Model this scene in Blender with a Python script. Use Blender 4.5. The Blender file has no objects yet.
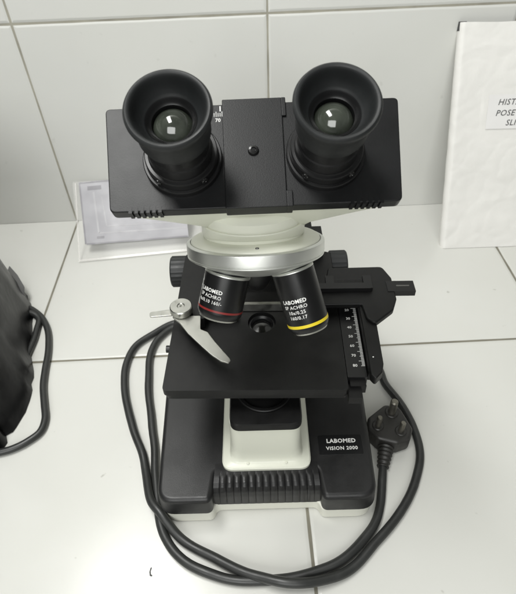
import bpy, bmesh, math, random
from mathutils import Vector, Matrix, noise
random.seed(7)
PI = math.pi
R = math.radians
SC = bpy.context.scene
COL = SC.collection

# ------------------------------------------------------------------ camera
CAM_H = 0.447
cam_d = bpy.data.cameras.new("camera")
cam = bpy.data.objects.new("camera", cam_d)
COL.objects.link(cam)
YAW, PIT, ROL = 0.012145, 0.773149, -0.039433
_f = Vector((math.sin(YAW)*math.cos(PIT), math.cos(YAW)*math.cos(PIT), -math.sin(PIT)))
_r = _f.cross(Vector((0, 0, 1))).normalized()
_u = _r.cross(_f)
_r2 = _r*math.cos(ROL) + _u*math.sin(ROL)
_u2 = -_r*math.sin(ROL) + _u*math.cos(ROL)
cam.matrix_world = Matrix(((_r2.x, _u2.x, -_f.x, 0), (_r2.y, _u2.y, -_f.y, 0), (_r2.z, _u2.z, -_f.z, CAM_H), (0, 0, 0, 1)))
cam_d.sensor_fit = 'VERTICAL'
cam_d.sensor_height = 24.0
cam_d.lens = 24.0*514.838/594.0
cam_d.clip_start = 0.01
cam_d.clip_end = 50
cam_d.dof.use_dof = True
cam_d.dof.focus_distance = 0.37
cam_d.dof.aperture_fstop = 14.0
SC.camera = cam

# ------------------------------------------------------------------ world and lamps
W = bpy.data.worlds.new("World")
SC.world = W
W.use_nodes = True
bgn = W.node_tree.nodes["Background"]
bgn.inputs[0].default_value = (0.98, 1.0, 0.95, 1)
bgn.inputs[1].default_value = 0.14

def area(name, loc, target, sx, sy, power, col):
    d = bpy.data.lights.new(name, 'AREA')
    d.shape = 'RECTANGLE'
    d.size, d.size_y, d.energy, d.color = sx, sy, power, col
    o = bpy.data.objects.new(name, d)
    COL.objects.link(o)
    o.location = loc
    o.rotation_euler = (Vector(target)-Vector(loc)).to_track_quat('-Z', 'Y').to_euler()
    return o
area("ceiling_lamp", (-0.36, 0.28, 1.50), (-0.10, 0.34, 0), 0.8, 0.30, 16.5, (1.0, 1.0, 0.975))
area("window_light", (-0.35, -1.45, 1.35), (-0.02, 0.40, 0.12), 1.5, 1.2, 27, (0.99, 1.0, 0.98))

SC.view_settings.view_transform = 'Standard'
SC.view_settings.look = 'None'
SC.view_settings.exposure = 0.19
SC.view_settings.gamma = 1.0
SC.render.engine = 'CYCLES'
SC.cycles.use_denoising = True
SC.cycles.max_bounces = 8

# ------------------------------------------------------------------ materials
def new_mat(name):
    m = bpy.data.materials.new(name)
    m.use_nodes = True
    nt = m.node_tree
    return m, nt, nt.nodes["Principled BSDF"]

def N(nt, kind, **kw):
    n = nt.nodes.new(kind)
    for k, v in kw.items():
        setattr(n, k, v)
    return n

def math_node(nt, op, a, b=None, c=None):
    n = N(nt, 'ShaderNodeMath', operation=op)
    for i, v in enumerate((a, b, c)):
        if v is None:
            continue
        if isinstance(v, (int, float)):
            n.inputs[i].default_value = v
        else:
            nt.links.new(v, n.inputs[i])
    return n.outputs[0]

def simple(name, col, rough, metal=0.0, var=0.12, scale=60, bump=0.0, bscale=900, rvar=0.12, spec=0.5, coat=0.0):
    m, nt, p = new_mat(name)
    tc = N(nt, 'ShaderNodeTexCoord')
    nz = N(nt, 'ShaderNodeTexNoise')
    nz.inputs['Scale'].default_value = scale
    nz.inputs['Detail'].default_value = 5
    nt.links.new(tc.outputs['Object'], nz.inputs['Vector'])
    mx = N(nt, 'ShaderNodeMix', data_type='RGBA')
    mx.inputs[6].default_value = (*[c*(1-var) for c in col], 1)
    mx.inputs[7].default_value = (*[min(1, c*(1+var)) for c in col], 1)
    nt.links.new(nz.outputs['Fac'], mx.inputs[0])
    nt.links.new(mx.outputs[2], p.inputs['Base Color'])
    mr = N(nt, 'ShaderNodeMapRange')
    mr.inputs[1].default_value = 0.3
    mr.inputs[2].default_value = 0.7
    mr.inputs[3].default_value = max(0.02, rough-rvar)
    mr.inputs[4].default_value = min(1, rough+rvar)
    nt.links.new(nz.outputs['Fac'], mr.inputs[0])
    nt.links.new(mr.outputs[0], p.inputs['Roughness'])
    p.inputs['Metallic'].default_value = metal
    p.inputs['Specular IOR Level'].default_value = spec
    p.inputs['Coat Weight'].default_value = coat
    if bump:
        n2 = N(nt, 'ShaderNodeTexNoise')
        n2.inputs['Scale'].default_value = bscale
        n2.inputs['Detail'].default_value = 3
        nt.links.new(tc.outputs['Object'], n2.inputs['Vector'])
        b = N(nt, 'ShaderNodeBump')
        b.inputs['Strength'].default_value = bump
        b.inputs['Distance'].default_value = 0.0006
        nt.links.new(n2.outputs['Fac'], b.inputs['Height'])
        nt.links.new(b.outputs[0], p.inputs['Normal'])
    return m

def tile_mat(name, col, axis_a, a0, da, axis_b, b0, db, grout, width, grime):
    """Glazed tiles: grout lines at a0 + n*da along one axis, b0 + n*db along another."""
    m, nt, p = new_mat(name)
    geo = N(nt, 'ShaderNodeTexCoord')
    sep = N(nt, 'ShaderNodeSeparateXYZ')
    wob = N(nt, 'ShaderNodeTexNoise')
    wob.inputs['Scale'].default_value = 22
    wob.inputs['Detail'].default_value = 4
    nt.links.new(geo.outputs['Object'], wob.inputs['Vector'])
    nt.links.new(geo.outputs['Object'], sep.inputs[0])
    def line(ax, o, d):
        v = math_node(nt, 'SUBTRACT', sep.outputs[ax], o - 100*d)
        v = math_node(nt, 'MODULO', v, d)
        v = math_node(nt, 'SUBTRACT', v, d/2)
        v = math_node(nt, 'ABSOLUTE', v)
        return math_node(nt, 'SUBTRACT', d/2, v)          # distance to nearest line
    d = math_node(nt, 'MINIMUM', line(axis_a, a0, da), line(axis_b, b0, db))
    wo = math_node(nt, 'MULTIPLY_ADD', wob.outputs['Fac'], 0.0012, -0.0006)
    dw = math_node(nt, 'ADD', d, wo)
    mr = N(nt, 'ShaderNodeMapRange', interpolation_type='SMOOTHSTEP')
    mr.inputs[1].default_value = width*0.45
    mr.inputs[2].default_value = width*0.9
    nt.links.new(dw, mr.inputs[0])                         # 0 in the grout, 1 on the tile
    # tile colour, faint mottling
    nz = N(nt, 'ShaderNodeTexNoise')
    nz.inputs['Scale'].default_value = 7
    nz.inputs['Detail'].default_value = 6
    nt.links.new(geo.outputs['Object'], nz.inputs['Vector'])
    mx = N(nt, 'ShaderNodeMix', data_type='RGBA')
    mx.inputs[6].default_value = (*[c*k_ for c, k_ in zip(col, (0.91, 0.91, 0.88))], 1)
    mx.inputs[7].default_value = (*[c*1.02 for c in col], 1)
    nt.links.new(nz.outputs['Fac'], mx.inputs[0])
    # few small specks of dirt
    sp = N(nt, 'ShaderNodeTexNoise')
    sp.inputs['Scale'].default_value = 85
    sp.inputs['Detail'].default_value = 2
    nt.links.new(geo.outputs['Object'], sp.inputs['Vector'])
    sr = N(nt, 'ShaderNodeMapRange')
    sr.inputs[1].default_value = 0.735
    sr.inputs[2].default_value = 0.80
    sr.inputs[3].default_value = 0.0
    sr.inputs[4].default_value = grime
    nt.links.new(sp.outputs['Fac'], sr.inputs[0])
    mx3 = N(nt, 'ShaderNodeMix', data_type='RGBA')
    nt.links.new(sr.outputs[0], mx3.inputs[0])
    nt.links.new(mx.outputs[2], mx3.inputs[6])
    mx3.inputs[7].default_value = (0.22, 0.21, 0.18, 1)
    # grout with uneven dirt
    gz = N(nt, 'ShaderNodeTexNoise')
    gz.inputs['Scale'].default_value = 30
    gz.inputs['Detail'].default_value = 5
    nt.links.new(geo.outputs['Object'], gz.inputs['Vector'])
    gm = N(nt, 'ShaderNodeMix', data_type='RGBA')
    gm.inputs[6].default_value = (*[c*0.55 for c in grout], 1)
    gm.inputs[7].default_value = (*[c*1.5 for c in grout], 1)
    nt.links.new(gz.outputs['Fac'], gm.inputs[0])
    mx2 = N(nt, 'ShaderNodeMix', data_type='RGBA')
    nt.links.new(mr.outputs[0], mx2.inputs[0])
    nt.links.new(gm.outputs[2], mx2.inputs[6])
    nt.links.new(mx3.outputs[2], mx2.inputs[7])
    nt.links.new(mx2.outputs[2], p.inputs['Base Color'])
    rr = N(nt, 'ShaderNodeMapRange')
    rr.inputs[3].default_value = 0.85
    rr.inputs[4].default_value = 0.20
    nt.links.new(mr.outputs[0], rr.inputs[0])
    sm_ = N(nt, 'ShaderNodeTexNoise')
    sm_.inputs['Scale'].default_value = 9
    sm_.inputs['Detail'].default_value = 8
    sm_.inputs['Distortion'].default_value = 1.5
    nt.links.new(geo.outputs['Object'], sm_.inputs['Vector'])
    ra = math_node(nt, 'MULTIPLY_ADD', sm_.outputs['Fac'], 0.22, -0.10)
    rs = math_node(nt, 'ADD', rr.outputs[0], ra)
    nt.links.new(rs, p.inputs['Roughness'])
    # relief: sunk grout with a rounded tile edge, slight waviness of the glaze
    ed = N(nt, 'ShaderNodeMapRange', interpolation_type='SMOOTHSTEP')
    ed.inputs[1].default_value = width*0.3
    ed.inputs[2].default_value = width*2.2
    nt.links.new(dw, ed.inputs[0])
    wv = N(nt, 'ShaderNodeTexNoise')
    wv.inputs['Scale'].default_value = 16
    wv.inputs['Detail'].default_value = 2
    nt.links.new(geo.outputs['Object'], wv.inputs['Vector'])
    h = math_node(nt, 'MULTIPLY_ADD', wv.outputs['Fac'], 0.25, ed.outputs[0])
    b = N(nt, 'ShaderNodeBump')
    b.inputs['Strength'].default_value = 0.55
    b.inputs['Distance'].default_value = 0.0012
    nt.links.new(h, b.inputs['Height'])
    nt.links.new(b.outputs[0], p.inputs['Normal'])
    return m

def glass_mat(name, col, alpha, rough=0.04):
    m, nt, p = new_mat(name)
    p.inputs['Base Color'].default_value = (*col, 1)
    p.inputs['Roughness'].default_value = rough
    p.inputs['Alpha'].default_value = alpha
    p.inputs['IOR'].default_value = 1.49
    return m

def add_bump(m, scale, strength, dist, detail=3):
    nt = m.node_tree
    p = nt.nodes["Principled BSDF"]
    tc = N(nt, 'ShaderNodeTexCoord')
    n2 = N(nt, 'ShaderNodeTexNoise')
    n2.inputs['Scale'].default_value = scale
    n2.inputs['Detail'].default_value = detail
    nt.links.new(tc.outputs['Object'], n2.inputs['Vector'])
    b = N(nt, 'ShaderNodeBump')
    b.inputs['Strength'].default_value = strength
    b.inputs['Distance'].default_value = dist
    nt.links.new(n2.outputs['Fac'], b.inputs['Height'])
    nt.links.new(b.outputs[0], p.inputs['Normal'])

M = {}
M['black_paint'] = simple('black_paint', (0.0050, 0.0053, 0.0058), 0.42, var=0.25, bump=0.09, bscale=1500, rvar=0.02, spec=0.30)
M['black_cover'] = simple('black_cover', (0.0115, 0.0115, 0.0118), 0.42, var=0.25, bump=0.12, bscale=1300, rvar=0.08, spec=0.42)
M['black_stage'] = simple('black_stage', (0.0040, 0.0040, 0.0040), 0.48, var=0.3, bump=0.08, bscale=1500, rvar=0.10, spec=0.32)
M['black_anodised'] = simple('black_anodised', (0.0062, 0.0062, 0.0066), 0.36, var=0.2, rvar=0.07, spec=0.38)
M['rubber'] = simple('rubber', (0.0125, 0.0138, 0.0143), 0.50, var=0.25, bump=0.06, bscale=700, spec=0.4)
M['black_inside'] = simple('black_inside', (0.006, 0.006, 0.006), 0.5)
M['white_paint'] = simple('white_paint', (0.66, 0.67, 0.58), 0.35, var=0.04, scale=20, rvar=0.06)
M['white_tray'] = simple('white_tray', (0.72, 0.72, 0.64), 0.4, var=0.05, scale=25)
M['chrome'] = simple('chrome', (0.72, 0.73, 0.70), 0.42, metal=1.0, var=0.06, scale=40, rvar=0.06)
M['steel'] = simple('steel', (0.42, 0.42, 0.39), 0.36, metal=1.0, var=0.15, scale=150, rvar=0.1)
M['dark_steel'] = simple('dark_steel', (0.16, 0.16, 0.155), 0.35, metal=0.9, var=0.15, scale=120)
M['brass_pin'] = simple('brass_pin', (0.22, 0.21, 0.18), 0.48, metal=0.9, var=0.2, scale=200)
M['print_white'] = simple('print_white', (0.78, 0.78, 0.76), 0.6, var=0.05)
M['print_grey'] = simple('print_grey', (0.50, 0.50, 0.48), 0.6, var=0.2, scale=300)
M['band_yellow'] = simple('band_yellow', (0.72, 0.56, 0.02), 0.45, var=0.06)
M['band_red'] = simple('band_red', (0.20, 0.016, 0.014), 0.45, var=0.3, scale=150)
M['cable'] = simple('cable', (0.022, 0.023, 0.022), 0.42, var=0.2, scale=80, rvar=0.08)
M['plug'] = simple('plug', (0.022, 0.021, 0.019), 0.48, var=0.25, scale=90, bump=0.1, bscale=500)
M['paper'] = simple('paper', (0.74, 0.73, 0.70), 0.62, var=0.035, scale=14)
add_bump(M['paper'], 38, 0.30, 0.003, 6)
M['label_paper'] = simple('label_paper', (0.75, 0.74, 0.73), 0.42, var=0.03, scale=30)
M['tape'] = glass_mat('tape', (0.80, 0.79, 0.80), 0.04, 0.10)
add_bump(M['tape'], 120, 0.5, 0.002, 3)
M['ink'] = simple('ink', (0.07, 0.07, 0.07), 0.7, var=0.5, scale=500)
M['book_board'] = simple('book_board', (0.05, 0.05, 0.05), 0.6)
M['card_print'] = simple('card_print', (0.335, 0.33, 0.35), 0.5, var=0.02, scale=30)
M['card_frame'] = simple('card_frame', (0.22, 0.215, 0.23), 0.5, var=0.06, scale=60)
M['card_pale'] = simple('card_pale', (0.38, 0.375, 0.39), 0.5, var=0.06, scale=60)
M['acrylic'] = glass_mat('acrylic', (0.86, 0.85, 0.83), 0.10, 0.10)
M['acrylic_edge'] = glass_mat('acrylic_edge', (0.84, 0.82, 0.79), 0.26, 0.12)
M['bag'] = simple('bag', (0.004, 0.004, 0.0045), 0.30, var=0.3, scale=12, rvar=0.06, spec=0.24)
add_bump(M['bag'], 14, 0.35, 0.008, 4)
M['bag_film'] = glass_mat('bag_film', (0.13, 0.13, 0.13), 0.8, 0.4)
M['lens_glass'] = simple('lens_glass', (0.040, 0.046, 0.036), 0.09, var=0.95, scale=110, rvar=0.06, spec=0.8, coat=0.5)  # patchy grey-green base colour imitates room reflections in the eye lenses
M['lens_dark'] = simple('lens_dark', (0.006, 0.006, 0.006), 0.14, var=0.2, rvar=0.05, spec=0.45)
M['screw_and_glint'] = simple('screw_and_glint', (0.02, 0.02, 0.02), 0.16, metal=0.4, rvar=0.04)
M['counter_tile'] = tile_mat('counter_tile', (0.60, 0.60, 0.575), 0, 0.0379, 0.2936, 1, 0.3708, 0.2936, (0.17, 0.16, 0.125), 0.0021, 0.5)
M['wall_tile'] = tile_mat('wall_tile', (0.72, 0.722, 0.70), 0, 0.0309, 0.2884, 2, 0.2699, 0.2884, (0.34, 0.325, 0.27), 0.0019, 0.12)

# ------------------------------------------------------------------ geometry helpers (all lengths in millimetres)
def link(name, bm, mat, parent=None, smooth=35, hard=True):
    me = bpy.data.meshes.new(name)
    bmesh.ops.recalc_face_normals(bm, faces=bm.faces)
    bm.to_mesh(me)
    bm.free()
    me.materials.append(mat)
    for p in me.polygons:
        p.use_smooth = True
    try:
        me.set_sharp_from_angle(angle=R(smooth))
    except Exception:
        pass
    o = bpy.data.objects.new(name, me)
    COL.objects.link(o)
    if parent:
        o.parent = parent
    if hard:
        wn = o.modifiers.new("wn", 'WEIGHTED_NORMAL')
        wn.keep_sharp = True
        wn.weight = 80
    return o

def mm(bm, mtx=None):
    if mtx is not None:
        bmesh.ops.transform(bm, matrix=mtx, verts=bm.verts)
    bmesh.ops.scale(bm, vec=(0.001, 0.001, 0.001), verts=bm.verts)
    return bm

def bevel_all(bm, off, seg=3, ang=30):
    es = [e for e in bm.edges if len(e.link_faces) == 2 and e.calc_face_angle(0) > R(ang)]
    bmesh.ops.bevel(bm, geom=es, offset=off, segments=seg, affect='EDGES', profile=0.5, clamp_overlap=True)

def box(x0, x1, y0, y1, z0, z1, bev=1.0, seg=3, bm=None):
    b = bmesh.new()
    v = [b.verts.new((x, y, z)) for z in (z0, z1) for y in (y0, y1) for x in (x0, x1)]
    for f in ((0, 2, 3, 1), (4, 5, 7, 6), (0, 1, 5, 4), (2, 6, 7, 3), (0, 4, 6, 2), (1, 3, 7, 5)):
        b.faces.new([v[i] for i in f])
    if bev:
        bevel_all(b, bev, seg)
    return merge(bm, b)

def merge(dst, src):
    if dst is None:
        return src
    me = bpy.data.meshes.new("tmp")
    src.to_mesh(me)
    src.free()
    dst.from_mesh(me)
    bpy.data.meshes.remove(me)
    return dst

def round_poly(pts, rads, seg=6):
    out = []
    n = len(pts)
    if isinstance(rads, (int, float)):
        rads = [rads]*n
    for i, p in enumerate(pts):
        p = Vector(p)
        a, b = Vector(pts[i-1]), Vector(pts[(i+1) % n])
        r = rads[i]
        if r <= 0:
            out.append(tuple(p))
            continue
        d1, d2 = (a-p).normalized(), (b-p).normalized()
        ang = d1.angle(d2)
        t = min(r/math.tan(ang/2), (a-p).length*0.49, (b-p).length*0.49)
        s, e = p+d1*t, p+d2*t
        for k in range(seg+1):
            u = k/seg
            q = (1-u)**2*s + 2*u*(1-u)*p + u*u*e
            out.append(tuple(q))
    return out

def extrude_poly(pts, z0, z1, bev=0.0, seg=3, holes=(), bm=None, top_scale=None):
    """Prism of a 2D outline, optionally with holes."""
    b = bmesh.new()
    loops = []
    for loop in (pts, *holes):
        vs = [b.verts.new((x, y, z0)) for x, y in loop]
        es = [b.edges.new((vs[i], vs[(i+1) % len(vs)])) for i in range(len(vs))]
        loops += es
    if holes:
        bmesh.ops.triangle_fill(b, edges=loops, use_beauty=True, use_dissolve=False)
    else:
        b.faces.new(b.verts[:])
    r = bmesh.ops.extrude_face_region(b, geom=b.faces[:])
    vs = [g for g in r['geom'] if isinstance(g, bmesh.types.BMVert)]
    bmesh.ops.translate(b, vec=(0, 0, z1-z0), verts=vs)
    bmesh.ops.recalc_face_normals(b, faces=b.faces)
    if bev:
        es = [e for e in b.edges if len(e.link_faces) == 2 and e.calc_face_angle(0) > R(60)]
        bmesh.ops.bevel(b, geom=es, offset=bev, segments=seg, affect='EDGES', profile=0.5, clamp_overlap=True)
    return merge(bm, b)

def lathe(prof, n=64, bm=None):
    """prof: list of (radius, z). Radius 0 closes the end."""
    b = bmesh.new()
    rings = []
    for r, z in prof:
        if r < 1e-6:
            rings.append([b.verts.new((0, 0, z))])
        else:
            rings.append([b.verts.new((r*math.cos(2*PI*i/n), r*math.sin(2*PI*i/n), z)) for i in range(n)])
    for A, B in zip(rings, rings[1:]):
        for i in range(n):
            j = (i+1) % n
            if len(A) == 1 and len(B) == 1:
                continue
            if len(A) == 1:
                b.faces.new((A[0], B[i], B[j]))
            elif len(B) == 1:
                b.faces.new((A[i], A[j], B[0]))
            else:
                b.faces.new((A[i], A[j], B[j], B[i]))
    return merge(bm, b)

def smooth_path(pts, per=14):
    P = [Vector(p) for p in pts]
    P = [2*P[0]-P[1]] + P + [2*P[-1]-P[-2]]
    out = []
    for i in range(1, len(P)-2):
        p0, p1, p2, p3 = P[i-1:i+3]
        t0 = 0.0
        t1 = t0 + max(1e-6, (p1-p0).length**0.5)
        t2 = t1 + max(1e-6, (p2-p1).length**0.5)
        t3 = t2 + max(1e-6, (p3-p2).length**0.5)
        for k in range(per):
            t = t1 + (t2-t1)*k/per
            a1 = (t1-t)/(t1-t0)*p0 + (t-t0)/(t1-t0)*p1
            a2 = (t2-t)/(t2-t1)*p1 + (t-t1)/(t2-t1)*p2
            a3 = (t3-t)/(t3-t2)*p2 + (t-t2)/(t3-t2)*p3
            b1 = (t2-t)/(t2-t0)*a1 + (t-t0)/(t2-t0)*a2
            b2 = (t3-t)/(t3-t1)*a2 + (t-t1)/(t3-t1)*a3
            out.append((t2-t)/(t2-t1)*b1 + (t-t1)/(t2-t1)*b2)
    out.append(P[-2])
    return out

def tube(path, rad, n=14, bm=None, flat=1.0):
    b = bmesh.new()
    T = [(path[min(i+1, len(path)-1)]-path[max(i-1, 0)]).normalized() for i in range(len(path))]
    nrm = T[0].cross(Vector((0, 0, 1)))
    if nrm.length < 1e-3:
        nrm = Vector((1, 0, 0))
    nrm.normalize()
    rings = []
    for p, t in zip(path, T):
        nrm = (nrm - t*nrm.dot(t)).normalized()
        bi = t.cross(nrm)
        r = rad(len(rings)/(len(path)-1)) if callable(rad) else rad
        rings.append([b.verts.new(p + r*(math.cos(2*PI*i/n)*nrm + flat*math.sin(2*PI*i/n)*bi)) for i in range(n)])
    for A, B in zip(rings, rings[1:]):
        for i in range(n):
            j = (i+1) % n
            b.faces.new((A[i], A[j], B[j], B[i]))
    b.faces.new(rings[0])
    b.faces.new(rings[-1])
    return merge(bm, b)

def text_bm(s, size, ext=0.12, shear=0.0, bold=0.0, spacing=1.0, align='CENTER'):
    cu = bpy.data.curves.new("txt", 'FONT')
    cu.body = s
    cu.size = size
    cu.extrude = ext
    cu.shear = shear
    cu.offset = bold
    cu.space_character = spacing
    cu.align_x = align
    cu.align_y = 'CENTER'
    cu.resolution_u = 2
    o = bpy.data.objects.new("txt", cu)
    COL.objects.link(o)
    dg = bpy.context.evaluated_depsgraph_get()
    me = bpy.data.meshes.new_from_object(o.evaluated_get(dg))
    b = bmesh.new()
    b.from_mesh(me)
    bpy.data.objects.remove(o)
    bpy.data.curves.remove(cu)
    bpy.data.meshes.remove(me)
    return b

def frame(origin, x, y, z):
    return Matrix(((x[0], y[0], z[0], origin[0]), (x[1], y[1], z[1], origin[1]), (x[2], y[2], z[2], origin[2]), (0, 0, 0, 1)))

def shift(bm, v):
    bmesh.ops.translate(bm, vec=v, verts=bm.verts)
    return bm

def thing(name, label, cat, loc=(0, 0, 0), rz=0, group=None):
    o = bpy.data.objects.new(name, None)
    o.empty_display_size = 0.02
    COL.objects.link(o)
    o.location = loc
    o.rotation_euler = (0, 0, rz)
    o['label'] = label
    o['category'] = cat
    if group:
        o['group'] = group
    return o

# ------------------------------------------------------------------ the setting
WALL_Y = 0.639
b = bmesh.new()
for v in ((-2.0, -0.55, 0), (2.0, -0.55, 0), (2.0, WALL_Y+0.02, 0), (-2.0, WALL_Y+0.02, 0)):
    b.verts.new(v)
b.faces.new(b.verts[:])
r = bmesh.ops.extrude_face_region(b, geom=b.faces[:])
bmesh.ops.translate(b, vec=(0, 0, -0.04), verts=[g for g in r['geom'] if isinstance(g, bmesh.types.BMVert)])
o = link('countertop', b, M['counter_tile'])
o['kind'] = 'structure'
b = bmesh.new()
for v in ((-2.0, WALL_Y, 0.0005), (2.0, WALL_Y, 0.0005), (2.0, WALL_Y, 2.2), (-2.0, WALL_Y, 2.2)):
    b.verts.new(v)
b.faces.new(b.verts[:])
r = bmesh.ops.extrude_face_region(b, geom=b.faces[:])
bmesh.ops.translate(b, vec=(0, 0.1, 0), verts=[g for g in r['geom'] if isinstance(g, bmesh.types.BMVert)])
o = link('wall', b, M['wall_tile'])
o['kind'] = 'structure'

# ------------------------------------------------------------------ microscope
scope = thing('microscope', 'black and white binocular microscope with two wide rubber eyecups standing on the tiled counter', 'microscope', (0.005, 0.2945, 0), R(-1.0))
ORG = Vector((0.005, 0.2945, 0))
BASE_ROT = Matrix.Translation((0.8, 0, 0)) @ Matrix.Rotation(R(-0.4), 4, 'Z')

# --- base: white tray, black cover, ridged grip, lamp pedestal
def base_outline(grow, front, centre):
    w = 91.6+grow
    return round_poly([(-w-4, 118), (-w-4, 20), (-w+1, front), (-46+grow*0.3, front), (-43, centre), (43, centre), (46-grow*0.3, front), (w-1, front), (w+4, 20), (w+4, 118)],
                      [14, 30, 15, 6, 6, 6, 6, 15, 30, 14], 7)
tray = extrude_poly(base_outline(-1.0, -111, -102.5), 0.3, 15.5, 1.6, 3)
link('base_tray', mm(tray, BASE_ROT), M['white_tray'], scope)
cov = extrude_poly(base_outline(0.6, -112, -85), 14, 41, 5.0, 6)
for v in cov.verts:                                        # the sides lean in a little
    if v.co.z > 30:
        v.co.x *= 0.985
base_cover = link('base_cover', mm(cov, BASE_ROT), M['black_cover'], scope)
def grip_profile(t):                                       # section of the sloping front, bottom to top
    p = ((-103.2, 14.2), (-103.2, 20.0), (-103.0, 28.0), (-102.2, 34.5), (-100.2, 39.0), (-97.0, 41.0), (-92.0, 41.7), (-86.0, 41.6), (-80.0, 41.2))
    u = t*(len(p)-1)
    i = min(int(u), len(p)-2)
    f = u-i
    return (p[i][0]*(1-f)+p[i+1][0]*f, p[i][1]*(1-f)+p[i+1][1]*f)
g = bmesh.new()
rows = []
for i in range(33):
    t = i/32
    y, z = grip_profile(t)
    amp = 1.5*min(1, max(0, (0.84-t)/0.12))*min(1, 0.35+t*5)
    row = []
    for k in range(261):
        x = -45 + 90*k/260
        c = 0.0
        if abs(x) < 40.5:
            c = abs(math.sin((x+40.5)/81*PI*13))**0.55
        d = amp*(c-1) if abs(x) < 40.5 else 0
        row.append(g.verts.new((x*(1-0.04*t), y-d*0.6, z+d*0.8)))
    rows.append(row)
low = [g.verts.new((v.co.x, -80, 14.2)) for v in rows[0]]
for A, B in zip([low]+rows, rows+[low]):
    for k in range(260):
        g.faces.new((A[k], A[k+1], B[k+1], B[k]))
g.faces.new([r_[0] for r_ in rows]+[low[0]])
g.faces.new([r_[-1] for r_ in rows]+[low[-1]])
link('grip_ridges', mm(g, BASE_ROT), M['black_cover'], base_cover, smooth=60, hard=False)
# maker's name on the right lobe
t = shift(text_bm("LABOMED", 5.3, 0.05, bold=0.16, spacing=1.08), (66.0, -61.6, 41.15))
t = merge(t, shift(text_bm("VISION 2000", 4.5, 0.05, bold=0.09, spacing=1.12), (66.0, -68.6, 41.15)))
link('lettering', mm(t, BASE_ROT), M['print_white'], base_cover)
pl = extrude_poly(round_poly([(46, -74.5), (84, -74.5), (84, -55.5), (46, -55.5)], 1.5, 3), 40.8, 41.08, 0.1, 1)
link('nameplate', mm(pl, BASE_ROT), M['black_paint'], base_cover)

def rrect(x0, x1, y0, y1, r):
    return round_poly([(x0, y0), (x1, y0), (x1, y1), (x0, y1)], r, 8)
def loft(loops):
    b = bmesh.new()
    rings = [[b.verts.new((x, y, z)) for x, y in pts] for pts, z in loops]
    n = len(rings[0])
    for A, B in zip(rings, rings[1:]):
        for i in range(n):
            j = (i+1) % n
            b.faces.new((A[i], A[j], B[j], B[i]))
    b.faces.new(rings[0])
    b.faces.new(rings[-1])
    return b
ped = loft([(rrect(-37, 38, -87.5, 60, 10), 39), (rrect(-37, 38, -87.5, 60, 10), 44.2), (rrect(-36, 37, -86.5, 60, 10), 45.4), (rrect(-32.5, 33.5, -83.5, 60, 10), 45.9),
            (rrect(-30.5, 31.5, -82, 60, 10), 47), (rrect(-29.2, 30.2, -80.6, 60, 10), 50), (rrect(-28.6, 29.6, -79.6, 60, 10), 58), (rrect(-28.2, 29.2, -78.5, 60, 10), 92)])
pedo = link('lamp_pedestal', mm(ped, BASE_ROT), M['white_paint'], scope)
for x in (-15, 17):  # pale raised dots modelled in place of two bright reflections on the pedestal
    b = shift(lathe([(0, 1.0), (1.0, 0.8), (1.5, 0)], 16), (x, -82.8, 46.2))
    link('screw_and_glint', mm(b, BASE_ROT), M['white_paint'], pedo)
cap = loft([(rrect(-26.5, 28.5, -78.5, -12, 9), 90), (rrect(-27.5, 29.5, -79.5, -11, 9), 91.2), (rrect(-27.5, 29.5, -79.5, -11, 9), 97.5), (rrect(-26.6, 28.6, -78.6, -12, 9), 99)])
col = link('collector_housing', mm(cap, BASE_ROT), M['black_stage'], scope)
ring = shift(lathe([(23, 98.5), (23, 101), (22.3, 101.6), (20.0, 101.6), (19.2, 100.5), (19.2, 98.5)], 64), (0.5, -46, 0))
link('field_lens_ring', mm(ring, BASE_ROT), M['black_stage'], col)
ln = shift(lathe([(19.3, 99.1), (14, 99.8), (7, 100.6), (0, 100.9)], 48), (0.5, -46, 0))
link('field_lens', mm(ln, BASE_ROT), M['black_stage'], col)

# --- arm and focus knobs behind the stage
arm = box(-52, 52, 98, 140, 30, 150, 9, 4)
arm = box(-44, 62, 84, 112, 100, 144, 12, 5, arm)
arm = box(-40, 40, 78, 118, 120, 196, 10, 4, arm)
link('arm', mm(arm), M['black_paint'], scope)
up_arm = box(-26, 26, -22, 100, 232, 250, 6, 4)
up_arm = box(-30, 30, 74, 112, 186, 246, 8, 4, up_arm)
link('arm_head', mm(up_arm), M['white_paint'], scope)
for s in (-1, 1):
    k = lathe([(0, 0), (14, 0), (15.2, 1.2), (15.2, 16), (14.2, 17.2), (6, 17.6), (0, 17.6)], 48)
    for v in k.verts:                                      # knurled rim
        rr = math.hypot(v.co.x, v.co.y)
        if rr > 15:
            a = math.atan2(v.co.y, v.co.x)
            f = 1 + 0.02*(1 if int(round(a/(2*PI)*48)) % 2 else -1)
            v.co.x *= f
            v.co.y *= f
    mt = Matrix.Translation((s*69, 90, 111)) @ Matrix.Rotation(s*PI/2, 4, 'Y')
    link('focus_knob', mm(k, mt), M['rubber'], scope)
    sh = lathe([(8, -22), (8, 1)], 24)
    link('knob_shaft', mm(sh, mt), M['black_anodised'], scope)

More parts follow.
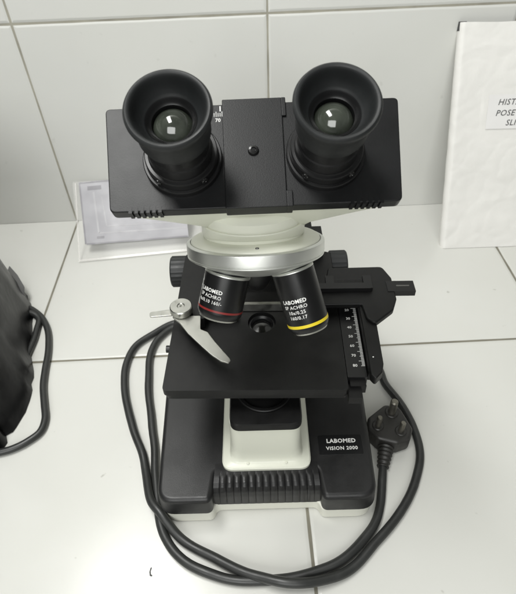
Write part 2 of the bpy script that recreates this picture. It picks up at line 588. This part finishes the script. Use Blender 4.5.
# --- stage
ST = Matrix.Rotation(R(-2.0), 4, 'Z')
hole = [(11.6*math.cos(2*PI*i/48)+1, 11.6*math.sin(2*PI*i/48)) for i in range(48)][::-1]
out = round_poly([(-73.5, -69), (66, -69), (66, 92), (-73.5, 92)], [4, 2, 6, 6], 5)
st = extrude_poly(out, 123.5, 130, 0.5, 2, holes=[hole])
out2 = round_poly([(-72, -67.6), (65, -67.6), (65, 90), (-72, 90)], [4, 2, 6, 6], 5)
hole2 = [(12.6*math.cos(2*PI*i/48)+1, 12.6*math.sin(2*PI*i/48)) for i in range(48)][::-1]
st = extrude_poly(out2, 117.5, 123.2, 0.8, 2, holes=[hole2], bm=st)
stage = link('stage', mm(st, ST), M['black_stage'], scope)
cd = shift(lathe([(12.4, 118), (12.4, 126.6), (11.2, 127.4), (9.6, 127.4), (8.3, 125.6), (8.3, 121)], 48), (1, 0, 0))
cond = link('condenser', mm(cd, ST), M['black_anodised'], stage)
cl = shift(lathe([(8.4, 124.2), (6, 124.9), (3, 125.4), (0, 125.6)], 40), (1, 0, 0))
link('condenser_lens', mm(cl, ST), M['lens_dark'], cond)
sc = lathe([(0, 0), (2.6, 0), (3.1, 0.6), (3.1, 5), (0, 5)], 20)
link('stage_screw', mm(sc, ST @ Matrix.Translation((-73, -21, 121)) @ Matrix.Rotation(-PI/2, 4, 'Y')), M['black_anodised'], stage)
lug = box(66.3, 76.5, -72.5, -60, 117, 124.5, 1.2)
lug = box(68, 80, -64, -50, 119, 127.5, 1.2, bm=lug)
link('scale_stop', mm(lug, ST), M['black_stage'], stage)
rul = extrude_poly(round_poly([(66.2, -58), (81.5, -58), (81.5, 20), (66.2, 20)], 1.0, 2), 121, 130.4, 0.6, 2)
ruler = link('vernier_scale', mm(rul, ST), M['black_anodised'], stage)
tk = None
for i in range(66):
    y = 14.5 - i*0.95
    ln_ = 4.2 if i % 10 == 0 else (3.0 if i % 5 == 0 else 2.2)
    tk = box(80.8-ln_, 80.8, y-0.17, y+0.17, 130.43, 130.49, 0, bm=tk)
link('tick_marks', mm(tk, ST), M['print_white'], ruler)
nm = None
for i, s in enumerate(("20", "30", "40", "50", "60", "70", "80")):
    nm = merge(nm, shift(text_bm(s, 3.6, 0.03, bold=0.03), (73.2, 14-i*9.9-1.5, 130.46)))
link('lettering', mm(nm, ST), M['print_white'], ruler)
pt = extrude_poly(round_poly([(82.2, 22), (82.2, -62), (85, -66.5), (91, -60), (93, -52), (94, -10), (94, 22)], [0, 1, 3, 3, 2, 2, 0], 4), 131.2, 139.6, 1.2, 3)
pt = extrude_poly(round_poly([(82.2, 22), (82.2, -54), (90, -54), (93, -46), (93, 22)], [0, 1, 3, 3, 0], 4), 121, 131.0, 0.8, 2, bm=pt)
link('slide_carriage', mm(pt, ST), M['black_stage'], stage)
dt = shift(lathe([(0, 0.25), (0.5, 0.2), (0.6, 0)], 12), (86.0, -46, 139.6))
link('index_dot', mm(dt, ST), M['print_white'], stage)
blk = extrude_poly(round_poly([(60, 54), (108, 55), (114, 40), (114, 14), (109, 1), (92, -14), (86, -8), (84, 8), (45, 8), (45, 28), (56, 36)], [3, 5, 3, 3, 5, 4, 4, 2, 2, 3, 3], 4),
                   136.8, 142.5, 1.4, 3)
mech = link('carriage_block', mm(blk, ST), M['black_stage'], stage)
bar = box(42, 93, 22, 29, 142.7, 147, 1.2)
bar = box(58, 93, 29.5, 37, 142.7, 144, 0.8, bm=bar)
for x in (60, 92):
    bar = box(x-4, x+3, 23, 39, 142.7, 146.4, 1.4, bm=bar)
for k in range(26):
    bar = box(63+k*1.0, 63.5+k*1.0, 29.4, 36.6, 143.9, 144.8, 0.0, bm=bar)
link('rack_slot', mm(bar, ST), M['black_anodised'], mech)
arm_r = box(108, 131.5, 22, 35, 137.5, 143, 1.5)
link('guide_rod', mm(arm_r, ST), M['black_anodised'], mech)
rl = box(116, 127, 28, 29.6, 142.8, 143.2, 0.2)
link('rod_groove', mm(rl, ST), M['dark_steel'], mech)
hb = box(-58, 62, 16, 27, 130.4, 139, 1.0)
hb = box(-62, -46, -6, 27, 130.4, 141.5, 2, bm=hb)
hb = box(-48, -20, 1, 16.2, 130.4, 139.5, 1, bm=hb)
holder = link('slide_holder', mm(hb, ST), M['black_stage'], stage)
gb = box(-24, 26, 12.5, 15.6, 130.6, 138.6, 0.5)
link('back_stop', mm(gb, ST), M['steel'], holder)

# --- spring clip
def clip_blade():
    pts = [(-73, -4.0), (-48.5, -5), (-47.8, -19.8), (-42, -23), (-36, -33), (-24.0, -50.5), (-23.3, -53), (-25.2, -54.8), (-31, -52.5), (-38, -46.5), (-46, -37.5), (-57.8, -23.4), (-65, -12)]
    return extrude_poly(round_poly(pts, [1.5, 1, 2, 4, 20, 3, 1.5, 1.5, 3, 20, 20, 8, 3], 5), 144, 145.8, 0.5, 2)
clip = link('slide_clip', mm(clip_blade()), M['steel'], scope)
tab = extrude_poly(round_poly([(-91, 1.2), (-90, -4.4), (-70, -3), (-70, 5.5), (-75, 3.4)], [2, 2, 0, 0, 2], 4), 144.2, 145.6, 0.4, 2)
link('clip_tab', mm(tab), M['steel'], clip)
wz = lathe([(0, 0), (8.4, 0), (9.1, 0.7), (9.1, 5.6), (8.4, 6.4), (3.2, 6.4), (2.6, 5.8), (1.0, 5.8), (0.8, 5.0), (0, 5.0)], 56)
for v in wz.verts:
    rr = math.hypot(v.co.x, v.co.y)
    if rr > 9:
        a = math.atan2(v.co.y, v.co.x)
        f = 1+0.012*(1 if int(round(a/(2*PI)*56)) % 2 else -1)
        v.co.x *= f
        v.co.y *= f
link('clip_screw', mm(wz, Matrix.Translation((-64.3, 0.5, 146))), M['steel'], clip)
pv = lathe([(0, 0), (5, 0), (5, 7), (0, 7)], 24)
link('clip_post', mm(pv, Matrix.Translation((-60.5, 0.5, 137.5))), M['black_anodised'], clip)

# --- nosepiece: white dome, metal ring, turret cone
TA = R(25)
nz_ = Vector((0, math.sin(TA), math.cos(TA)))
nx_ = Vector((1, 0, 0))
ny_ = nz_.cross(nx_)
TC = Vector((-1.5, -25, 226.3))
TF = frame(TC, nx_, ny_, nz_)
dome = lathe([(43.2, 7), (43.2, 9.2), (42.7, 10.4), (41.2, 11.5), (38, 12.4), (30, 13.0)], 96)
nose = link('nosepiece', mm(dome, TF), M['white_paint'], scope)
def tilted_ring(c, deg, r, n=96):
    t = R(deg)
    u = Vector((0, math.cos(t), -math.sin(t)))
    return [Vector(c) + Vector((r*math.cos(2*PI*k/n), 0, 0)) + u*(r*math.sin(2*PI*k/n)) for k in range(n)]
def ring_loft(rs):
    b = bmesh.new()
    rows = [[b.verts.new(p) for p in r_] for r_ in rs]
    n = len(rows[0])
    for A, B in zip(rows, rows[1:]):
        for k in range(n):
            b.faces.new((A[k], A[(k+1) % n], B[(k+1) % n], B[k]))
    return b
cx, cy = -2.6, -20
nck = ring_loft([tilted_ring((cx, cy, 238.6-6), 28, 33), tilted_ring((cx, cy, 238.6), 28, 32.6), tilted_ring((cx, cy, 238.6+0.2), 28, 33.2), tilted_ring((cx, cy, 238.6+1.2), 27.5, 33.6),
                 tilted_ring((cx, cy, 250.6-1.2), 18.5, 33.6), tilted_ring((cx, cy, 250.6-0.3), 18, 33.3), tilted_ring((cx, cy, 250.6), 18, 32.6), tilted_ring((cx, cy, 250.6-0.2), 18, 31.8)])
link('neck', mm(nck), M['white_paint'], scope)
bs = ring_loft([tilted_ring((cx, cy, 250.6-3), 18, 32.0), tilted_ring((cx, cy+1, 250.6+8), 14, 32.0), tilted_ring((cx, cy+3, 250.6+14), 8, 30), tilted_ring((cx, cy+4, 250.6+15), 8, 28), tilted_ring((cx, cy+4, 250.6+15.2), 8, 0.5)])
link('neck_boss', mm(bs), M['white_paint'], scope)
mr_ = lathe([(43.4, 9.6), (44.2, 9.8), (45.6, 9.0), (45.9, 8.4), (45.9, 2.2), (45.2, 1.8), (45.2, 1.4), (45.7, 1.1), (45.7, 0.3), (45.0, -0.2), (43, -0.4)], 128)
link('nosepiece_ring', mm(mr_, TF), M['chrome'], nose)
cone = lathe([(44, -0.3), (43, -1.2), (36, -5.5), (26, -9.5), (14, -11.5), (0, -12)], 96)
link('turret', mm(cone, TF), M['chrome'], nose)
dots = shift(lathe([(0, 0.3), (1.0, 0.2), (1.2, -0.4)], 16), (1.0, -39, 12.4))
link('dome_screw', mm(dots, TF), M['dark_steel'], nose)

# --- objectives
CAML = Vector((-5, -294.5, 447))
def objective(T, D, length, band, lines, az, rad=13.8):
    T, D = Vector(T), Vector(D).normalized()
    z = -D
    v = CAML - T
    y = -(v - z*v.dot(z)).normalized()                     # -y faces the viewer
    x = y.cross(z)
    F = frame(T, x, y, z)
    L = length
    body = lathe([(rad-3, 6), (rad-1.2, 1.2), (rad-0.4, 0.5), (rad, 0), (rad, -L+4.6), (rad-0.2, -L+3), (rad-1.4, -L+0.6), (rad-2.4, -L)], 80)
    ob = link('objective', mm(body, F), M['black_anodised'], nose)
    cr = lathe([(rad-4, 7), (rad-1.6, 1.9), (rad-0.3, 1.3), (rad+0.1, 0.9), (rad+0.1, 0.3), (rad-0.2, 0.1)], 80)
    link('collar', mm(cr, F), M['chrome'], ob)
    bw = 1.3 if band == 'band_red' else 2.0
    bd = lathe([(rad-0.4, -L+6.9), (rad+0.08, -L+6.8), (rad+0.08, -L+6.8-bw), (rad-0.4, -L+6.7-bw)], 80)
    link('colour_band', mm(bd, F), M[band], ob)
    tip = lathe([(rad-1.9, -L+0.3), (rad-2.2, -L-0.7), (rad-3.4, -L-1.2), (rad-8, -L-1.3)], 80)
    link('tip', mm(tip, F), M['steel'], ob)
    tx = None
    zz = -L+23.2 if L > 35 else -L+18.6
    for s, size, bold, gap in lines:
        t = text_bm(s, size, 0.03, bold=bold, spacing=1.08)
        tx = merge(tx, shift(t, (0, zz, 0)))
        zz -= gap
    for v in tx.verts:
        a = v.co.x/rad + R(az)
        rr = rad + 0.06 + v.co.z
        v.co = Vector((rr*math.sin(a), -rr*math.cos(a), v.co.y))
    link('lettering', mm(tx, F), M['print_white'], ob)
    return ob, F
objective((21.8, -45, 227), (0.27, -0.5, -0.85), 41, 'band_yellow',
          [("LABOMED", 3.5, 0.11, 3.7), ("SP ACHRO", 3.2, 0.03, 3.6), ("10x/0.25", 3.2, 0.03, 3.6), ("160/0.17", 3.2, 0.03, 3.6)], -22)
obL, FL = objective((-20.2, -45, 225), (-0.265, -0.5, -0.85), 28.5, 'band_red',
                [("LABOMED", 3.4, 0.10, 3.6), ("SP ACHRO", 3.2, 0.03, 3.6), ("4x/0.10 160/-", 3.1, 0.02, 3.6)], -33, 14.8)
hs = None
for k, z in enumerate((-4.2, -7.4, -10.6, -20.0)):
    hs = merge(hs, shift(text_bm("/", 5.0, 0.03, shear=-0.9, bold=0.12), (0, z, 0)))
for v in hs.verts:
    a = v.co.x/14.8 + R(-68)
    rr = 14.87 + v.co.z
    v.co = Vector((rr*math.sin(a), -rr*math.cos(a), v.co.y))
link('hash_marks', mm(hs, FL), M['print_white'], obL)
# short objective at the back of the turret, over the stage opening
bk = frame(TC + nz_*(-8) + ny_*26, nx_, Vector((0, 1, 0)), Vector((0, 0, 1)))
ob3 = lathe([(10, 4), (12, 0), (12, -20), (9, -28), (6, -30), (0, -30)], 48)
link('objective', mm(ob3, bk), M['black_anodised'], nose)

# --- binocular head
PH, TH = R(0.58), R(57.6)
hx = Vector((math.cos(PH), math.sin(PH), 0))
hbk = Vector((math.sin(PH), -math.cos(PH), 0))
hz = hbk*math.cos(TH) + Vector((0, 0, math.sin(TH)))
hy = hz.cross(hx)
HF = frame(Vector((-0.33, -30.24, 299.45)), hx, hy, hz)

def plate(x0t, x1t, x0b, x1b, y0, y1, z0, z1, rad, bev, bm=None):
    return extrude_poly(round_poly([(x0b, y0), (x1b, y0), (x1t, y1), (x0t, y1)], rad, 5), z0, z1, bev, 3, bm=bm)
hbody = loft([([(x, y) for x, y in round_poly([(-78*k, -27*k2), (78*k, -27*k2), (82*k, 32*k2), (-82*k, 32*k2)], 5, 5)], z) for k, k2, z in
              ((1.0, 1.05, -8.5), (0.97, 1.05, -10.5), (0.72, 1.02, -22), (0.46, 1.0, -34), (0.40, 0.96, -44), (0.36, 0.8, -50))])
head = link('head_body', mm(hbody, HF), M['white_paint'], scope)
# two sliding half plates and the fixed middle cover
for s in (-1, 1):
    xs = sorted((s*14.0, s*85.6)), sorted((s*14.0, s*81.4))
    p = plate(xs[0][0], xs[0][1], xs[1][0], xs[1][1], -29.6, 35.2, -8.6, -0.2, [1, 3.5, 3, 1] if s > 0 else [3.5, 1, 1, 3], 0.9)
    sl = link('slide_plate', mm(p, HF), M['black_paint'], head)
    gr = None
    for k in range(6):
        x = s*(53.5 + k*3.3)
        gr = box(x-0.95, x+0.95, -30.6, -26.8, -7.6, -0.05, 0.6, 2, bm=gr)
    link('finger_grip', mm(gr, HF), M['black_paint'], sl)
p = plate(-17.4, 17.4, -17.0, 17.4, -30.6, 37.6, -9.2, 1.1, 0.8, 0.6)
p = plate(17.0, 19.6, 17.0, 19.6, 25.5, 37.6, -9.2, 1.1, 0.6, 0.5, bm=p)
p = plate(17.0, 20.6, 17.0, 20.6, -30.6, -21, -9.2, 1.1, 0.6, 0.5, bm=p)
mid = link('middle_cover', mm(p, HF), M['black_paint'], head)
scw = shift(lathe([(3.2, 0.9), (3.2, 1.6), (2.6, 2.6), (1.5, 2.9), (1.2, 2.2), (0, 2.2)], 32), (-0.3, 3.9, 0))
link('cover_screw', mm(scw, HF), M['screw_and_glint'], mid)
# interpupillary scale at the left seam of the middle cover
sm = None
for k in range(7):
    sm = box(-24.6+k*1.15, -24.25+k*1.15, 27.2, 29.6 + (0.9 if k % 3 == 0 else 0), -0.16, -0.08, 0, bm=sm)
sm = box(-18.9, -18.2, 30.6, 34.0, -0.16, -0.08, 0, bm=sm)
sm = merge(sm, shift(text_bm("70", 3.2, 0.03, bold=0.06), (-20.0, 24.8, -0.12)))
link('scale_marks', mm(sm, HF), M['print_white'], head)

def eyepiece(u):
    F = HF @ Matrix.Translation((u, 0, 0))
    fl = lathe([(22.2, -0.3), (22.2, 3.6), (21.7, 4.2), (20.6, 4.2), (20.3, 4.8), (20.3, 9.2), (19.7, 9.9), (18.2, 9.9), (17.6, 10.6), (17.3, 18.5), (16.6, 19.2), (16.4, 31)], 80)
    ey = link('eyepiece', mm(fl, F), M['black_anodised'], head)
    cup = lathe([(15.9, 29.6), (17.6, 29.6), (18.6, 30.4), (19.0, 32.0), (19.1, 36), (19.5, 41), (20.4, 45), (21.1, 47.6), (21.5, 49.2), (21.5, 50.2), (21.0, 51.2), (20.2, 51.7), (19.3, 51.6), (18.6, 51.1),
                 (18.0, 50.1), (17.4, 48.4), (16.8, 46.6), (16.1, 45.0), (15.3, 43.6), (14.4, 42.4), (13.8, 41.6), (13.2, 41.2), (12.8, 40.6)], 96)
    link('eyecup', mm(cup, F), M['rubber'], ey)
    ir = lathe([(12.9, 41.2), (12.3, 40.6), (11.6, 39.4), (10.9, 38.6), (10.3, 38.2), (10.1, 35)], 80)
    link('lens_ring', mm(ir, F), M['black_anodised'], ey)
    ln = lathe([(10.11, 34.78), (9.65, 35.76), (9.11, 36.69), (8.47, 37.56), (7.75, 38.36), (6.96, 39.09), (6.1, 39.74), (5.17, 40.29), (4.2, 40.76), (3.19, 41.12), (2.14, 41.39), (1.08, 41.55), (0, 41.6)], 64)
    link('eye_lens', mm(ln, F), M['lens_glass'], ey)
    for an in (-128, -52):
        a = R(an)
        sw = lathe([(2.0, -0.5), (2.0, 0.5), (1.6, 0.9), (0.9, 0.9), (0.7, 0.2), (0, 0.2)], 20)
        S = F @ Matrix.Translation((20.3*math.cos(a), 20.3*math.sin(a), 7.0)) @ Matrix.Rotation(a, 4, 'Z') @ Matrix.Rotation(PI/2, 4, 'Y')
        link('grub_screw', mm(sw, S), M['screw_and_glint'], ey)
    return ey
eyepiece(-40.25)
eyepiece(40.25)

# ------------------------------------------------------------------ power cord looped round the microscope
def wpath(pts, per=14):
    P = smooth_path([(x*1000, y*1000, z*1000) for x, y, z in pts], per)
    return [p + Vector((noise.noise(p*0.03), noise.noise(p*0.03+Vector((9, 9, 9))), 0))*1.1 for p in P]
CORD = {'bag1': [(-0.2987, 0.4522, 0.0038), (-0.2827, 0.4563, 0.0038), (-0.262, 0.443, 0.0038), (-0.2475, 0.4239, 0.0038), (-0.2366, 0.3922, 0.0038),
          (-0.2313, 0.3561, 0.0038), (-0.2283, 0.3359, 0.0038), (-0.2206, 0.3103, 0.0038), (-0.215, 0.2922, 0.0038), (-0.2164, 0.2787, 0.0038),
          (-0.2256, 0.2693, 0.0038), (-0.2388, 0.2615, 0.0038), (-0.2546, 0.2571, 0.0038)],
 'bag2': [(-0.2931, 0.4417, 0.0038), (-0.271, 0.4431, 0.006), (-0.2591, 0.4345, 0.0038), (-0.2567, 0.4165, 0.0038), (-0.2561, 0.3949, 0.0038),
          (-0.2575, 0.3716, 0.0038), (-0.2624, 0.3472, 0.0038), (-0.2714, 0.3346, 0.0038)],
 'cable': [(0.06, 0.45, 0.02), (0.075, 0.4, 0.006), (0.1289, 0.3389, 0.0043), (0.1334, 0.315, 0.0043), (0.1433, 0.2887, 0.0043), (0.148, 0.2621, 0.0043),
           (0.1467, 0.2317, 0.0043), (0.1286, 0.1965, 0.0043), (0.0991, 0.1655, 0.0043), (0.0654, 0.1386, 0.0043), (0.0427, 0.1309, 0.008),
           (0.0183, 0.1291, 0.012), (-0.0085, 0.1366, 0.008), (-0.0409, 0.152, 0.0043), (-0.0701, 0.1695, 0.0043), (-0.0879, 0.1895, 0.012),
           (-0.0974, 0.2009, 0.011), (-0.107, 0.2309, 0.0043), (-0.1127, 0.2516, 0.0043), (-0.1262, 0.2816, 0.0043), (-0.1385, 0.3187, 0.0043),
           (-0.1431, 0.3544, 0.0043), (-0.1364, 0.3824, 0.0043), (-0.1172, 0.4012, 0.0043), (-0.0927, 0.4165, 0.0043), (-0.06, 0.405, 0.0045),
           (-0.035, 0.42, 0.0045), (-0.03, 0.4, 0.0045), (-0.055, 0.385, 0.0045), (-0.0922, 0.4101, 0.0043), (-0.1089, 0.3956, 0.0043),
           (-0.1166, 0.376, 0.0043), (-0.1164, 0.3432, 0.0043), (-0.113, 0.3127, 0.0043), (-0.1063, 0.2804, 0.0043), (-0.1008, 0.2546, 0.0043),
           (-0.0974, 0.2272, 0.0043), (-0.0929, 0.2035, 0.0045), (-0.0827, 0.1702, 0.0043), (-0.0644, 0.1502, 0.0043), (-0.0364, 0.138, 0.0043),
           (0.0007, 0.134, 0.0045), (0.0331, 0.1375, 0.0045), (0.0619, 0.147, 0.0043), (0.0888, 0.1685, 0.0043), (0.1008, 0.1899, 0.0043),
           (0.1072, 0.2106, 0.006), (0.1112, 0.226, 0.0075)],
 'plug': (0.1225, 0.2583, -19.2)}
cord = thing('power_cord', 'black mains cord looped round the front of the microscope ending in a three pin plug', 'power cord', (0.11, 0.245, 0))
def wlink(name, bm, mat, parent):
    o = link(name, mm(bm), mat, parent)
    o.matrix_parent_inverse = Matrix.Translation(-Vector(parent.location))
    return o
wlink('cable', tube(wpath(CORD['cable']), lambda t: 3.85+0.16*noise.noise(Vector((t*60, 0, 0)))+0.08*noise.noise(Vector((t*260, 3, 0))), 16), M['cable'], cord)

# plug lying on its back, pins up
def plug():
    P0 = Vector((CORD['plug'][0]*1000, CORD['plug'][1]*1000, 0))
    PM = Matrix.Translation(P0) @ Matrix.Rotation(R(CORD['plug'][2]), 4, 'Z')
    out = round_poly([(-20, -11), (-9, -19), (9, -19), (20, -11), (21, 1), (12, 14), (7, 21), (-7, 21), (-12, 14), (-21, 1)], [6, 6, 6, 6, 6, 8, 7, 7, 8, 6], 6)
    bd = extrude_poly(out, 1, 21, 3.2, 4)
    o = wlink('plug', mm_keep(bd, PM), M['plug'], cord)
    neck = tube(smooth_path([(0, -16, 9), (0, -26, 8.5), (0, -38, 6.5)], 26), lambda t: 7.8-2.6*t+0.45*math.sin(t*40), 16)
    link('strain_relief', mm(mm_keep(neck, PM)), M['plug'], o)
    for (x, y, r_, h) in ((0, 12.5, 3.6, 20), (-10.5, -5.5, 2.6, 15.5), (10.5, -5.5, 2.6, 15.5)):
        c = lathe([(r_+2.8, 20), (r_+2.8, 21.6), (r_+2.2, 22.2), (r_, 22.2)], 24)
        link('pin_collar', mm(mm_keep(shift(c, (x, y, 0)), PM)), M['plug'], o)
        pn = lathe([(r_, 20), (r_, 20+h-1.5), (r_*0.7, 20+h), (0, 20+h)], 24)
        link('pin', mm(mm_keep(shift(pn, (x, y, 0)), PM)), M['brass_pin'], o)
def mm_keep(bm, mtx):
    bmesh.ops.transform(bm, matrix=mtx, verts=bm.verts)
    return bm
plug()

# ------------------------------------------------------------------ covered object at the left edge, and its cord
bagT = thing('dust_cover_bag', 'black plastic bag cover cut off by the left edge of the photo', 'bag', (-0.397, 0.362, 0), R(18))
def bag_bm():
    b = bmesh.new()
    n, m = 120, 60
    rings = []
    for j in range(m+1):
        t = j/m
        z = 0.001 + 0.27*t
        sx = 0.146*(1-0.30*t**0.9)
        sy = 0.160*(1-0.36*t**0.9)
        if t > 0.9:
            k = math.sqrt(max(0, 1-((t-0.9)/0.1)**2))
            sx *= 0.15+0.85*k
            sy *= 0.15+0.85*k
        ring_ = []
        for i in range(n):
            a = 2*PI*i/n
            ca, sa = math.cos(a), math.sin(a)
            e = 0.62
            x = sx*math.copysign(abs(ca)**e, ca)
            y = sy*math.copysign(abs(sa)**e, sa)
            p = Vector((x, y, z))
            f = noise.noise(Vector((ca*2.2, sa*2.2, z*5)))*0.007
            for q_, (fr, am) in enumerate(((1.3, 0.004), (2.6, 0.003), (4.5, 0.001))):
                w_ = noise.noise(Vector((ca*fr*1.6+3*q_, sa*fr*1.6 + z*(2.5-3*q_), z*1.4 + q_)))
                f -= am*(1-min(1, abs(w_)*3.4))**3
            d = Vector((ca, sa, 0))
            ring_.append(b.verts.new(p + d*f))
        rings.append(ring_)
    for A, B in zip(rings, rings[1:]):
        for i in range(n):
            j = (i+1) % n
            b.faces.new((A[i], A[j], B[j], B[i]))
    b.faces.new(rings[-1])
    b.faces.new(rings[0])
    return b
link('cover', bag_bm(), M['bag'], bagT, smooth=60)
fl = bmesh.new()
pts = [tuple(Matrix.Rotation(R(-18), 3, 'Z') @ (Vector(p)-Vector((-0.397, 0.362, 0)))) for p in [(-0.3027, 0.4988, 0.035), (-0.291, 0.4867, 0.03), (-0.2812, 0.4728, 0.022), (-0.2806, 0.4613, 0.016), (-0.2837, 0.4569, 0.012), (-0.2881, 0.4525, 0.02), (-0.3008, 0.4727, 0.035)]]
vs = [fl.verts.new(p) for p in pts]
fl.faces.new(vs)
r_ = bmesh.ops.extrude_face_region(fl, geom=fl.faces[:])
bmesh.ops.translate(fl, vec=(0.0004, 0.0004, -0.0006), verts=[g_ for g_ in r_['geom'] if isinstance(g_, bmesh.types.BMVert)])
link('loose_fold', fl, M['bag_film'], bagT)
bc = thing('bag_cord', 'black cord curving out from under the black plastic cover at the left', 'cord', (-0.24, 0.37, 0))
c_ = tube(wpath(CORD['bag1']), 3.6, 14)
wlink('cable', c_, M['cable'], bc)
c_ = tube(wpath(CORD['bag2']), 3.6, 14)
wlink('cable_end', c_, M['cable'], bc)

# ------------------------------------------------------------------ paper wrapped book leaning on the wall
def book():
    t = thing('wrapped_book', 'book wrapped in creased white paper leaning against the wall, with a typed label', 'book', (0.255, 0.534, 0), R(-1.0))
    wdt, hgt, thk = 190, 271, 15
    tilt = math.atan2(96, 247)
    # local frame of the tilted book: x along the wall, y up the cover, z out of the cover
    X = Vector((1, 0, 0))
    Y = Vector((-0.022, math.sin(tilt), math.cos(tilt))).normalized()
    Z = X.cross(Y).normalized()
    if Z.y > 0:
        Z = -Z
    F = frame(Vector((0, 0, 0.6)), X, Y, Z)
    b = bmesh.new()
    # wrapped cover: rounded spine at the left edge, slightly bowed front
    prof = []
    for k in range(13):
        a = PI/2 + PI*k/12
        prof.append((7.5 + 7.5*math.cos(a)*0.8, -7.5 + 7.5*math.sin(a)))
    front = [(wdt - (wdt-7.5)*k/90, 0) for k in range(91)][:-1]
    back = [(7.5 + (wdt-7.5)*k/20, -15) for k in range(1, 21)]
    loop = front + prof + back
    m = 130
    rings = []
    for j in range(m+1):
        y = hgt*j/m
        row = []
        for x, z in loop:
            dz = 0
            if z > -7.6:
                dz = 0.9*noise.noise(Vector((x*0.02, y*0.02, 2.0))) + 0.5*(1-abs(noise.noise(Vector((x*0.012+4, y*0.03, 7.0)))))**7
                dz -= 0.30*(1-min(1, 4*abs(noise.noise(Vector((x*0.016+y*0.008, y*0.018-x*0.006, 11.0))))))**2 + 0.25*(1-min(1, 6*abs(noise.noise(Vector((x*0.03-y*0.02, y*0.03, 21.0))))))**2
                dz += 0.25*noise.noise(Vector((x*0.09, y*0.09, 3.0)))
            if z > -7.6 and 36 < x < 152 and 143 < y < 201:
                dz *= 0.12
            ee = 1.5*noise.noise(Vector((x*0.02, 1.7, 0)))*(1 if j == m else 0)
            row.append(b.verts.new((x + 0.35*noise.noise(Vector((y*0.05, z*0.1, 1))), y+ee, z+dz)))
        rings.append(row)
    n = len(loop)
    for A, B in zip(rings, rings[1:]):
        for i in range(n):
            k = (i+1) % n
            b.faces.new((A[i], A[k], B[k], B[i]))
    b.faces.new(rings[0])
    cov_ = link('paper_cover', mm(b, F), M['paper'], t, smooth=50)
    pb = box(4, wdt-2, 1, hgt-2.5, -12.5, -4.5, 0.6)
    pb = box(1.5, 10, hgt-8, hgt+1.6, -11, -3.5, 1.2, bm=pb)
    link('page_block', mm(pb, F), M['book_board'], t)
    lab = extrude_poly([(43, 153), (136, 152), (136, 192), (43.5, 192.5)], 0.7, 0.85, 0.05, 1)
    lb = link('label', mm(lab, F), M['label_paper'], t)
    lines = (("HIST/", 55, 183.5), ("POSET", 53.5, 171), ("SLIDES", 67, 159.5))
    tx = None
    for s, x, y in lines:
        q = text_bm(s, 9.6, 0.02, shear=0.25, bold=0.10, spacing=1.08, align='LEFT')
        tx = merge(tx, shift(q, (x, y, 0.92)))
    link('lettering', mm(tx, F), M['ink'], lb)
    return t
book()

# ------------------------------------------------------------------ printed card in a clear holder leaning in the corner
def card():
    t = thing('card_holder', 'clear plastic holder with a grey printed card leaning where wall meets counter', 'card holder', (-0.2335, 0.541, 0), 0)
    X = Vector((0.992, 0.085, 0.0)).normalized()
    Y = Vector((-0.100, 0.0975, 0.070)).normalized()
    Y = Vector((-0.012, 0.0955, 0.066))
    hgt = Y.length*1000
    Y.normalize()
    Z = X.cross(Y).normalized()
    Y = Z.cross(X).normalized()*1.0
    F = frame(Vector((0, 0, 0.8)), X, Y, Z)
    sl = extrude_poly(round_poly([(0, 0), (168, 0), (166, hgt-6), (-3, hgt)], 2, 3), 0, 1.2, 0.2, 1)
    s = link('clear_sleeve', mm(sl, F), M['acrylic'], t)
    ed = box(0, 168, 0, 3.0, 1.25, 2.8, 0.6)
    ed = box(0.4, 2.0, 4.6, hgt-3, 1.25, 2.2, 0.3, bm=ed)
    link('sleeve_rim', mm(ed, F), M['acrylic_edge'], s)
    y0 = 23
    cd_ = extrude_poly([(11.5, y0), (150, y0-3), (150, hgt-2), (5.5, hgt-2)], 1.3, 1.6, 0, 1)
    c = link('printed_card', mm(cd_, F), M['card_print'], t)
    fr = None
    def strip(pts, w, z, bm):
        for (p, q_) in zip(pts, pts[1:]):
            p, q_ = Vector(p), Vector(q_)
            d = (q_-p).normalized()
            n_ = Vector((-d.y, d.x))*w/2
            bm = extrude_poly([tuple(p-n_), tuple(q_-n_), tuple(q_+n_), tuple(p+n_)], z, z+0.06, 0, 1, bm=bm)
        return bm
    fr = strip([(10.6, y0+1), (6.5, hgt-3)], 2.2, 1.62, fr)
    fr = strip([(12, y0+0.9), (149, y0-1.9)], 2.2, 1.70, fr)
    fr = strip([(6.5, hgt-3.3), (149, hgt-3.3)], 2.2, 1.78, fr)
    fr = strip([(17, hgt-12), (36, hgt-12)], 6, 1.70, fr)
    fr = strip([(26, y0+9), (36, y0+8.6)], 3.5, 1.70, fr)
    link('card_border', mm(fr, F), M['card_frame'], c)
    pn = strip([(25, hgt-18), (29, y0+15), (149, y0+11)], 2.5, 1.65, None)
    pn = strip([(36, hgt-26), (40, y0+24), (149, y0+20)], 1.6, 1.65, pn)
    link('card_panel', mm(pn, F), M['card_pale'], c)
    return t
card()
# small pen mark on the counter tile
pm = extrude_poly(round_poly([(-0.6, 3.2), (0.5, 3.6), (0.4, 2.4), (-0.2, 0.5), (0.3, -1.8), (1.6, -2.6), (1.3, -3.5), (-0.6, -3.0), (-1.3, 0)], 0.5, 3), 0, 0.15)
o = link('ink_mark', mm(pm), M['ink'])
o.location = (-0.0935, 0.1462, 0.0001)
o['label'] = 'small dark pen mark on the white counter tile near the bottom left'
o['category'] = 'mark'
